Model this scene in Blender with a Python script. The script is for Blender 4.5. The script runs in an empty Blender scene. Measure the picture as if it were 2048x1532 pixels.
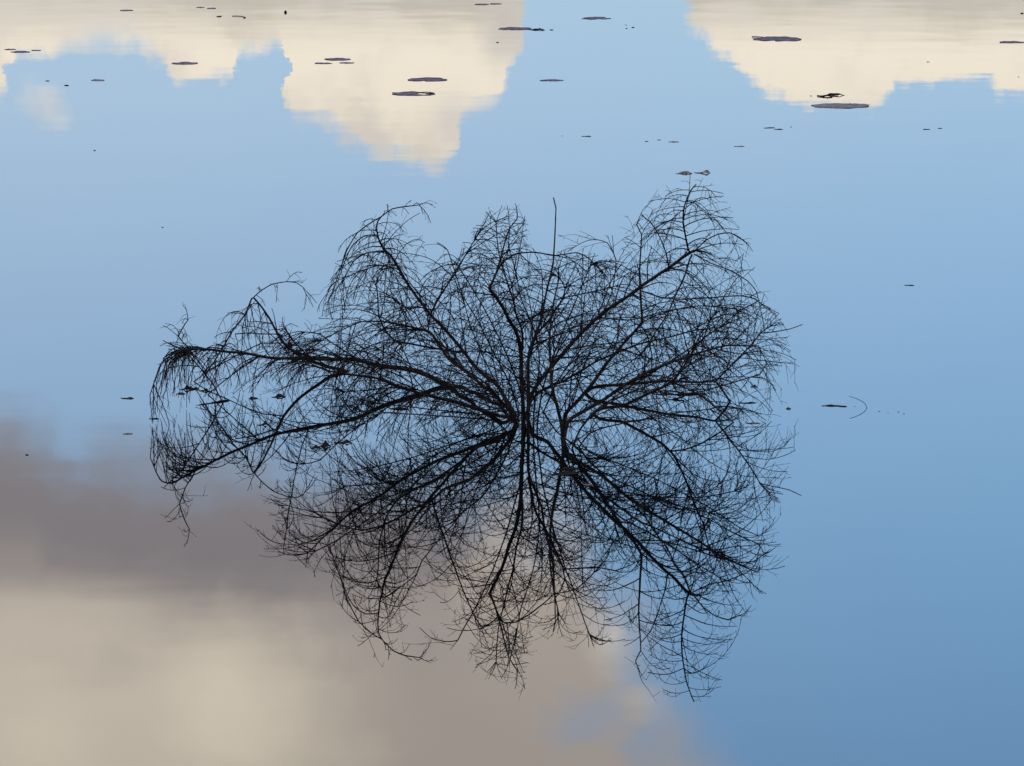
import bpy, math, random
from mathutils import Vector, noise as mnoise

R = random.Random(7)
scene = bpy.context.scene
col = scene.collection

# ------------------------------------------------------------------ camera
CAM_H = 2.93                       # eye height above the water, metres
PITCH = math.radians(7.5)          # looking down at the pond
FPX = 13461.0                      # focal length in pixels of the 2048 px photograph
CX, CY = 1024.0, 766.0
cam_d = bpy.data.cameras.new('camera')
cam_d.sensor_width = 36.0
cam_d.lens = 36.0 * FPX / 2048.0
cam_d.clip_start = 0.1
cam_d.clip_end = 20000.0
cam = bpy.data.objects.new('camera', cam_d)
col.objects.link(cam)
cam.location = (0, 0, CAM_H)
cam.rotation_euler = (math.pi / 2 - PITCH, 0, 0)
scene.camera = cam

# ------------------------------------------------------------------ light and exposure
SUN_EL = math.radians(35.0)
SUN_AZ = math.radians(190.0)       # clockwise from +Y: behind the camera, to the left
vs = scene.view_settings
vs.view_transform = 'Standard'
vs.look = 'None'
vs.gamma = 1.0
vs.use_curve_mapping = False
vs.exposure = 0.34

sun_d = bpy.data.lights.new('sun', 'SUN')
sun_d.energy = 0.8
sun_d.angle = math.radians(10.0)
sun_d.color = (1.0, 0.88, 0.74)
sun = bpy.data.objects.new('sun', sun_d)
col.objects.link(sun)
to_sun = Vector((math.sin(SUN_AZ) * math.cos(SUN_EL), math.cos(SUN_AZ) * math.cos(SUN_EL), math.sin(SUN_EL)))
sun.rotation_euler = to_sun.to_track_quat('Z', 'Y').to_euler()

# ------------------------------------------------------------------ sky with clouds
world = bpy.data.worlds.new('World')
scene.world = world
world.use_nodes = True
nt = world.node_tree
nt.nodes.clear()


class NG:
    """small helper that writes maths as nodes"""
    def __init__(self, tree):
        self.t = tree

    def new(self, kind, **kw):
        n = self.t.nodes.new(kind)
        for k, v in kw.items():
            setattr(n, k, v)
        return n

    def link(self, a, b):
        self.t.links.new(a, b)

    def put(self, sock, v):
        if hasattr(v, 'is_output'):
            self.link(v, sock)
        else:
            sock.default_value = v

    def m(self, op, a, b=0.0, c=0.0, clamp=False):
        n = self.new('ShaderNodeMath', operation=op, use_clamp=clamp)
        self.put(n.inputs[0], a); self.put(n.inputs[1], b); self.put(n.inputs[2], c)
        return n.outputs[0]

    def rng(self, v, a, b, c=0.0, d=1.0, kind='SMOOTHSTEP'):
        n = self.new('ShaderNodeMapRange', interpolation_type=kind)
        n.clamp = True
        self.put(n.inputs['Value'], v)
        self.put(n.inputs['From Min'], a); self.put(n.inputs['From Max'], b)
        self.put(n.inputs['To Min'], c); self.put(n.inputs['To Max'], d)
        return n.outputs['Result']

    def noise(self, vec, scale, detail=4.0, rough=0.55):
        n = self.new('ShaderNodeTexNoise')
        self.put(n.inputs['Vector'], vec)
        n.inputs['Scale'].default_value = scale
        n.inputs['Detail'].default_value = detail
        n.inputs['Roughness'].default_value = rough
        return self.m('SUBTRACT', n.outputs['Fac'], 0.5)

    def mix(self, f, a, b):
        n = self.new('ShaderNodeMix', data_type='RGBA')
        self.put(n.inputs[0], f); self.put(n.inputs[6], a); self.put(n.inputs[7], b)
        return n.outputs[2]

    def curve(self, v, pts, lo, hi, vlo, vhi):
        """piecewise profile; pts in user units"""
        x = self.rng(v, lo, hi, 0.0, 1.0, 'LINEAR')
        n = self.new('ShaderNodeFloatCurve')
        c = n.mapping.curves[0]
        P = [((px - lo) / (hi - lo), (py - vlo) / (vhi - vlo)) for px, py in pts]
        c.points[0].location = P[0]
        c.points[1].location = P[-1]
        for p in P[1:-1]:
            c.points.new(*p)
        for p in c.points:
            p.handle_type = 'AUTO_CLAMPED'
        n.mapping.update()
        self.put(n.inputs['Value'], x)
        return self.rng(n.outputs[0], 0.0, 1.0, vlo, vhi, 'LINEAR')


g = NG(nt)
out = g.new('ShaderNodeOutputWorld')
bg = g.new('ShaderNodeBackground')
bg.inputs['Strength'].default_value = 0.15
g.link(bg.outputs[0], out.inputs[0])
sky = g.new('ShaderNodeTexSky', sky_type='NISHITA')
sky.sun_disc = False
sky.sun_elevation = SUN_EL
sky.sun_rotation = SUN_AZ
sky.altitude = 200.0
sky.air_density = 1.5
sky.dust_density = 1.0
sky.ozone_density = 10.0
tc = g.new('ShaderNodeTexCoord')
D = tc.outputs['Generated']
sep = g.new('ShaderNodeSeparateXYZ')
g.link(D, sep.inputs[0])
az = g.m('ARCTAN2', sep.outputs[0], sep.outputs[1])
el = g.m('ARCSINE', sep.outputs[2])
# angles in units of 1/13461 rad, horizontal zero 1024 to the left, so that cloud outlines can be
# written in the same numbers in which they were measured
U = g.m('MULTIPLY_ADD', az, FPX, CX)
V = g.m('MULTIPLY_ADD', g.m('SUBTRACT', el, PITCH), FPX, CY)

nA = g.noise(D, 130.0, 5.0, 0.55)
nB = g.noise(D, 420.0, 4.0, 0.6)
nC = g.noise(D, 45.0, 3.0, 0.5)
nW = g.noise(D, 9.0, 5.0, 0.55)

# far cumulus bank low over the horizon
tops = [(-400, 120), (-200, 210), (-60, 200), (-20, 190), (12, 175), (26, 110), (90, 112), (140, 90), (215, 84),
        (240, 92), (300, 103), (345, 140), (370, 158), (455, 158), (474, 112), (528, 106), (550, 86), (566, 92),
        (574, 205), (606, 232), (640, 240), (690, 262), (740, 290), (820, 322), (880, 332), (900, 312),
        (925, 232), (985, 205), (1012, 150), (1042, 90), (1058, 10), (1085, -60), (1330, -60), (1362, 0),
        (1395, 75), (1455, 128), (1500, 168), (1570, 202), (1640, 206), (1742, 212), (1775, 190),
        (1800, 160), (1900, 162), (1965, 158), (1990, 184), (2060, 188), (2150, 150), (2300, 220), (2500, 60)]
Uw = g.m('ADD', U, g.m('ADD', g.m('MULTIPLY', nA, 70.0), g.m('MULTIPLY', nB, 60.0)))
top_in = g.curve(Uw, tops, -400, 2500, -100, 400)
top_out = g.m('MULTIPLY_ADD', nW, 1500.0, 120.0)
inside = g.rng(g.m('ABSOLUTE', g.m('SUBTRACT', U, CX)), 1250.0, 1500.0, 1.0, 0.0)
top = g.m('ADD', g.m('MULTIPLY', top_in, inside), g.m('MULTIPLY', top_out, g.m('SUBTRACT', 1.0, inside)))
edge = g.m('ADD', g.m('SUBTRACT', top, V), g.m('ADD', g.m('MULTIPLY', nA, 60.0), g.m('MULTIPLY', nB, 38.0)))
soft = g.m('ADD', g.rng(V, 130.0, 0.0, 15.0, 42.0), g.m('MULTIPLY', g.m('MAXIMUM', nC, 0.0), 130.0))
m1 = g.rng(g.m('DIVIDE', edge, soft), -1.0, 1.25)
# thin shred beside it
du = g.m('DIVIDE', g.m('SUBTRACT', U, 92.0), 62.0)
dv = g.m('DIVIDE', g.m('SUBTRACT', V, 205.0), 58.0)
rr = g.m('SQRT', g.m('ADD', g.m('MULTIPLY', du, du), g.m('MULTIPLY', dv, dv)))
m1b = g.m('MULTIPLY', g.rng(g.m('ADD', rr, g.m('MULTIPLY', nA, 1.6)), 0.05, 1.15, 1.0, 0.0), 0.5)
m1 = g.m('MAXIMUM', m1, m1b)

# higher grey-bottomed cloud on the left
lows = [(-600, 730), (-200, 770), (0, 825), (90, 872), (300, 900), (500, 922), (650, 940), (800, 935), (950, 935),
        (1060, 960), (1140, 1010), (1205, 1110), (1265, 1205), (1330, 1300), (1395, 1400), (1470, 1520), (1600, 1700),
        (2000, 1900), (2600, 1800)]
low_in = g.curve(U, lows, -600, 2600, 600, 2000)
rise = g.m('ADD', g.m('SUBTRACT', V, low_in), g.m('ADD', g.m('MULTIPLY', nC, g.rng(U, 700.0, 1200.0, 110.0, 330.0)), g.m('MULTIPLY', nA, g.rng(U, 700.0, 1200.0, 100.0, 220.0))))
# above the frame the cloud breaks up; away from it the same broken cloud covers the rest of the sky
brk = g.rng(g.m('ADD', g.m('MULTIPLY', nW, 1.0), 0.5), 0.46, 0.62)
here = g.m('MULTIPLY', inside, g.rng(V, 1900.0, 3200.0, 1.0, 0.0))
hi_gate = g.rng(V, 500.0, 1100.0)
m2 = g.m('ADD', g.m('MULTIPLY', g.rng(rise, -90.0, g.rng(U, 700.0, 1250.0, 140.0, 330.0)), here),
         g.m('MULTIPLY', g.m('MULTIPLY', brk, hi_gate), g.m('SUBTRACT', 1.0, here)))
m2 = g.m('MULTIPLY', m2, 0.96)

def blob(u0, v0, ru, rv, lo=0.2, hi=1.1, warp=1.5):
    a_ = g.m('DIVIDE', g.m('SUBTRACT', U, u0), ru)
    b_ = g.m('DIVIDE', g.m('SUBTRACT', V, v0), rv)
    d_ = g.m('SQRT', g.m('ADD', g.m('MULTIPLY', a_, a_), g.m('MULTIPLY', b_, b_)))
    return g.rng(g.m('ADD', d_, g.m('ADD', g.m('MULTIPLY', nA, warp), g.m('MULTIPLY', nC, warp))), lo, hi, 1.0, 0.0)


# blue gaps and thin places in the higher cloud
for u0, v0, ru, rv, k_ in ((1190, 1440, 150, 90, .35), (1300, 1480, 120, 100, .3), (1215, 1120, 85, 130, .7), (1110, 1075, 60, 60, .35), (130, 880, 60, 60, .5)):
    m2 = g.m('MULTIPLY', m2, g.m('SUBTRACT', 1.0, g.m('MULTIPLY', blob(u0, v0, ru, rv), k_)))
for u0, v0, ru, rv, k_ in ((1225, 1275, 55, 75, .85), (1150, 1200, 60, 60, .6), (30, 870, 45, 50, .5)):
    m2 = g.m('MAXIMUM', m2, g.m('MULTIPLY', blob(u0, v0, ru, rv), k_))
CREAM = (7.6, 6.85, 5.7, 1)
GREY1 = (4.5, 4.15, 3.6, 1)
GREY2 = (2.72, 2.42, 2.45, 1)
MID2 = (5.4, 4.65, 4.0, 1)
sh1 = g.rng(g.m('ADD', V, g.m('ADD', g.m('MULTIPLY', nC, 130.0), g.m('MULTIPLY', nA, 90.0))), -20.0, 105.0)
c1 = g.mix(sh1, GREY1, CREAM)
lump = g.m('MULTIPLY', g.rng(g.m('ADD', g.m('MULTIPLY', nC, 0.7), g.m('MULTIPLY', nA, 0.6)), -0.08, 0.24), 0.7)
c1 = g.mix(lump, c1, (5.3, 4.9, 4.5, 1))
c1 = g.mix(g.m('MULTIPLY', blob(905, 250, 60, 70, 0.0, 1.2), 0.6), c1, (5.2, 5.0, 4.9, 1))
c1 = g.mix(g.m('MULTIPLY', blob(1020, 60, 70, 90, 0.0, 1.2), 0.55), c1, (4.6, 4.35, 4.2, 1))
depth = g.m('ADD', rise, g.m('ADD', g.m('MULTIPLY', nC, 60.0), g.rng(U, 850.0, 1150.0, 0.0, 420.0)))
c2a = g.mix(g.rng(g.m('MINIMUM', depth, g.m('ADD', g.m('SUBTRACT', V, 850.0), g.rng(U, 850.0, 1150.0, 0.0, 420.0))), 140.0, 430.0), GREY2, MID2)
lit = g.m('MULTIPLY', g.rng(g.m('ADD', V, g.m('MULTIPLY', nA, 120.0)), 1150.0, 1380.0),
          g.rng(g.m('ADD', U, g.m('MULTIPLY', nC, 900.0)), 900.0, 250.0))
c2 = g.mix(lit, c2a, (8.1, 7.1, 5.75, 1))
for u0, v0, ru, rv, k_, tone in ((440, 1430, 150, 190, .75, (9.7, 8.5, 6.75, 1)), (70, 1500, 150, 120, .5, (9.7, 8.5, 6.75, 1)), (90, 1235, 300, 90, .7, (7.7, 6.7, 5.5, 1)),
                                 (850, 1290, 260, 170, .55, (4.6, 3.95, 3.55, 1)), (960, 1440, 120, 90, .35, (5.0, 4.3, 3.9, 1)), (690, 1500, 160, 60, .4, (7.4, 6.6, 5.2, 1)),
                                 (1225, 1275, 75, 90, .9, (8.2, 7.3, 6.2, 1)), (230, 1330, 120, 60, .4, (6.0, 5.2, 4.5, 1)), (1300, 1400, 90, 60, .6, (7.4, 6.8, 6.2, 1))):
    c2 = g.mix(g.m('MULTIPLY', blob(u0, v0, ru, rv, 0.0, 1.15, 0.8), k_), c2, tone)
base = sky.outputs[0]
tint = g.new('ShaderNodeMix', data_type='RGBA', blend_type='MULTIPLY')
tint.inputs[0].default_value = 1.0
g.link(base, tint.inputs[6])
g.link(g.mix(g.rng(V, 100.0, 1400.0), (0.875, 0.872, 1.03, 1), (0.89, 0.985, 1.09, 1)), tint.inputs[7])
# thin high veil, denser to the left
veil = g.m('MULTIPLY', g.rng(g.m('ADD', U, g.m('MULTIPLY', nC, 500.0)), 2300.0, -200.0, 0.05, 0.19), g.rng(V, -100.0, 250.0))
c = g.mix(veil, tint.outputs[2], (6.3, 6.0, 6.3, 1))
c = g.mix(m2, c, c2)
c = g.mix(m1, c, c1)
g.link(c, bg.inputs['Color'])


# ------------------------------------------------------------------ helpers
def hvec(a, b, t):
    return a + (b - a) * t


def at_water(x, y):
    """point of the water surface seen at this place of the photograph"""
    v = (y - CY) / FPX
    dy = math.cos(PITCH) - v * math.sin(PITCH)
    s = (math.sin(PITCH) + v * math.cos(PITCH)) / dy
    Y = CAM_H / s
    return Vector(((x - CX) / FPX / dy * Y, Y, 0.0))


def above(x, y1, foot):
    """point in space measured from a stem (y1) and the height of its mirror line (foot) on the water"""
    v1 = (y1 - CY) / FPX
    v2 = (2 * foot - y1 - CY) / FPX
    d1 = math.cos(PITCH) - v1 * math.sin(PITCH)
    d2 = math.cos(PITCH) - v2 * math.sin(PITCH)
    s1 = (math.sin(PITCH) + v1 * math.cos(PITCH)) / d1
    s2 = (math.sin(PITCH) + v2 * math.cos(PITCH)) / d2
    Y = 2 * CAM_H / (s1 + s2)
    Z = Y * (s2 - s1) / 2
    return Vector(((x - CX) / FPX / d1 * Y, Y, Z))


PX = 22.2 / FPX                    # metres per photograph pixel at the shrub


def tag(o, label=None, cat=None, group=None, kind=None):
    if label: o['label'] = label
    if cat: o['category'] = cat
    if group: o['group'] = group
    if kind: o['kind'] = kind
    return o


def empty(name, loc):
    o = bpy.data.objects.new(name, None)
    o.empty_display_size = 0.1
    col.objects.link(o)
    o.location = loc
    return o


def mesh_obj(name, verts, faces, mat, parent=None, origin=None, smooth=True):
    me = bpy.data.meshes.new(name)
    if origin is not None:
        verts = [(v[0] - origin[0], v[1] - origin[1], v[2] - origin[2]) for v in verts]
    me.from_pydata([tuple(v) for v in verts], [], faces)
    me.materials.append(mat)
    if smooth:
        me.polygons.foreach_set('use_smooth', [True] * len(me.polygons))
    me.update()
    o = bpy.data.objects.new(name, me)
    col.objects.link(o)
    if parent is not None:
        o.parent = parent
        if origin is None:
            o.location = (0, 0, 0)
    elif origin is not None:
        o.location = origin
    return o


def tube(V_, F_, pts, rad, sides):
    """append a tapering tube along pts"""
    n = len(pts)
    if n < 2:
        return
    base_i = len(V_)
    t = (pts[1] - pts[0]).normalized()
    ref = Vector((0, 0, 1)) if abs(t.z) < 0.9 else Vector((1, 0, 0))
    nrm = t.cross(ref).normalized()
    for i in range(n):
        if i == 0: t = pts[1] - pts[0]
        elif i == n - 1: t = pts[-1] - pts[-2]
        else: t = pts[i + 1] - pts[i - 1]
        if t.length < 1e-9: t = Vector((0, 0, 1))
        t.normalize()
        nrm = nrm - t * nrm.dot(t)
        if nrm.length < 1e-6: nrm = t.orthogonal()
        nrm.normalize()
        b = t.cross(nrm)
        r = rad[i]
        for k in range(sides):
            a = 2 * math.pi * k / sides
            V_.append(pts[i] + nrm * (math.cos(a) * r) + b * (math.sin(a) * r))
    for i in range(n - 1):
        for k in range(sides):
            a0 = base_i + i * sides + k
            a1 = base_i + i * sides + (k + 1) % sides
            F_.append((a0, a1, a1 + sides, a0 + sides))
    F_.append(tuple(base_i + k for k in range(sides))[::-1])
    F_.append(tuple(base_i + (n - 1) * sides + k for k in range(sides)))


def bud(V_, F_, p, d, r, ln):
    """a small pointed bud or catkin"""
    d = d.normalized()
    a = d.orthogonal().normalized()
    b = d.cross(a)
    i0 = len(V_)
    V_.append(p - d * ln * 0.2)
    for k in range(4):
        th = k * math.pi / 2
        V_.append(p + d * ln * 0.35 + a * (math.cos(th) * r) + b * (math.sin(th) * r))
    V_.append(p + d * ln)
    for k in range(4):
        F_.append((i0, i0 + 1 + (k + 1) % 4, i0 + 1 + k))
        F_.append((i0 + 5, i0 + 1 + k, i0 + 1 + (k + 1) % 4))


# ------------------------------------------------------------------ materials
def material(name):
    m = bpy.data.materials.new(name)
    m.use_nodes = True
    m.node_tree.nodes.clear()
    q = NG(m.node_tree)
    o = q.new('ShaderNodeOutputMaterial')
    b = q.new('ShaderNodeBsdfPrincipled')
    q.link(b.outputs[0], o.inputs[0])
    return m, q, b


def speckled(name, dark, light, scale, rough, spec=0.3):
    m, q, b = material(name)
    t = q.new('ShaderNodeTexCoord')
    n = q.noise(t.outputs['Object'], scale, 5.0, 0.6)
    f = q.rng(n, -0.18, 0.2)
    q.link(q.mix(f, (*dark, 1), (*light, 1)), b.inputs['Base Color'])
    b.inputs['Roughness'].default_value = rough
    b.inputs['Specular IOR Level'].default_value = spec
    bp = q.new('ShaderNodeBump')
    bp.inputs['Distance'].default_value = 0.002
    bp.inputs['Strength'].default_value = 0.6
    q.link(q.noise(t.outputs['Object'], scale * 2.5, 4.0), bp.inputs['Height'])
    q.link(bp.outputs[0], b.inputs['Normal'])
    return m


BARK = speckled('dark_wet_bark', (0.006, 0.005, 0.005), (0.040, 0.030, 0.024), 55.0, 0.85, 0.1)
TWIG = speckled('twig_bark', (0.006, 0.005, 0.005), (0.018, 0.012, 0.013), 40.0, 0.9, 0.05)
PAD = speckled('brown_lily_pad', (0.022, 0.017, 0.034), (0.17, 0.13, 0.19), 28.0, 0.75, 0.25)
PADPALE = speckled('pale_sheen_lily_pad', (0.05, 0.045, 0.055), (0.20, 0.18, 0.19), 30.0, 0.65, 0.3)  # paler copy of the pad colour; the largest pad's sky sheen is painted in
DEAD = speckled('dead_leaf', (0.005, 0.004, 0.004), (0.018, 0.013, 0.011), 60.0, 0.9, 0.06)
TAN = speckled('tan_dead_leaf', (0.03, 0.025, 0.025), (0.22, 0.18, 0.13), 45.0, 0.8, 0.15)

WATER, q, b = material('still_pond_water')
b.inputs['Base Color'].default_value = (0.0015, 0.003, 0.0035, 1)
b.inputs['Roughness'].default_value = 0.0
b.inputs['IOR'].default_value = 1.333
t = q.new('ShaderNodeTexCoord')
n1 = q.noise(t.outputs['Object'], 1.9, 1.5, 0.4)
n2 = q.noise(t.outputs['Object'], 0.7, 2.0, 0.5)
calm = q.rng(q.noise(t.outputs['Object'], 0.16, 2.0, 0.5), -0.22, 0.2, 0.45, 1.25)
# one small ring left by an insect
ripple_c = at_water(325, 455)
pos = q.new('ShaderNodeVectorMath', operation='DISTANCE')
q.link(t.outputs['Object'], pos.inputs[0])
pos.inputs[1].default_value = ripple_c
dist = pos.outputs['Value']
ring = q.m('MULTIPLY', q.m('SINE', q.m('MULTIPLY', dist, 95.0)), q.rng(dist, 0.04, 0.10, 0.0, 1.0))
ring = q.m('MULTIPLY', ring, q.rng(dist, 0.10, 0.15, 1.0, 0.0))
h = q.m('ADD', q.m('MULTIPLY', n1, 0.00034), q.m('MULTIPLY', n2, 0.0003))
h = q.m('ADD', q.m('MULTIPLY', h, calm), q.m('MULTIPLY', ring, 0.00007))
bp = q.new('ShaderNodeBump')
bp.inputs['Strength'].default_value = 1.0
bp.inputs['Distance'].default_value = 1.0
q.link(h, bp.inputs['Height'])
q.link(bp.outputs[0], b.inputs['Normal'])

# ------------------------------------------------------------------ water
S_ = 6000.0
w = mesh_obj('water', [(-S_, -S_, 0), (S_, -S_, 0), (S_, S_, 0), (-S_, S_, 0)], [(0, 1, 2, 3)], WATER, smooth=False)
tag(w, 'calm mirror-like pond water reflecting blue sky and clouds', 'water', kind='structure')

# ------------------------------------------------------------------ the shrub
ROOT = at_water(1062, 848)
shrub = empty('bare_shrub', ROOT)
tag(shrub, 'large leafless dark shrub standing in the still pond, stems fanning out in all directions', 'shrub')

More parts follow.
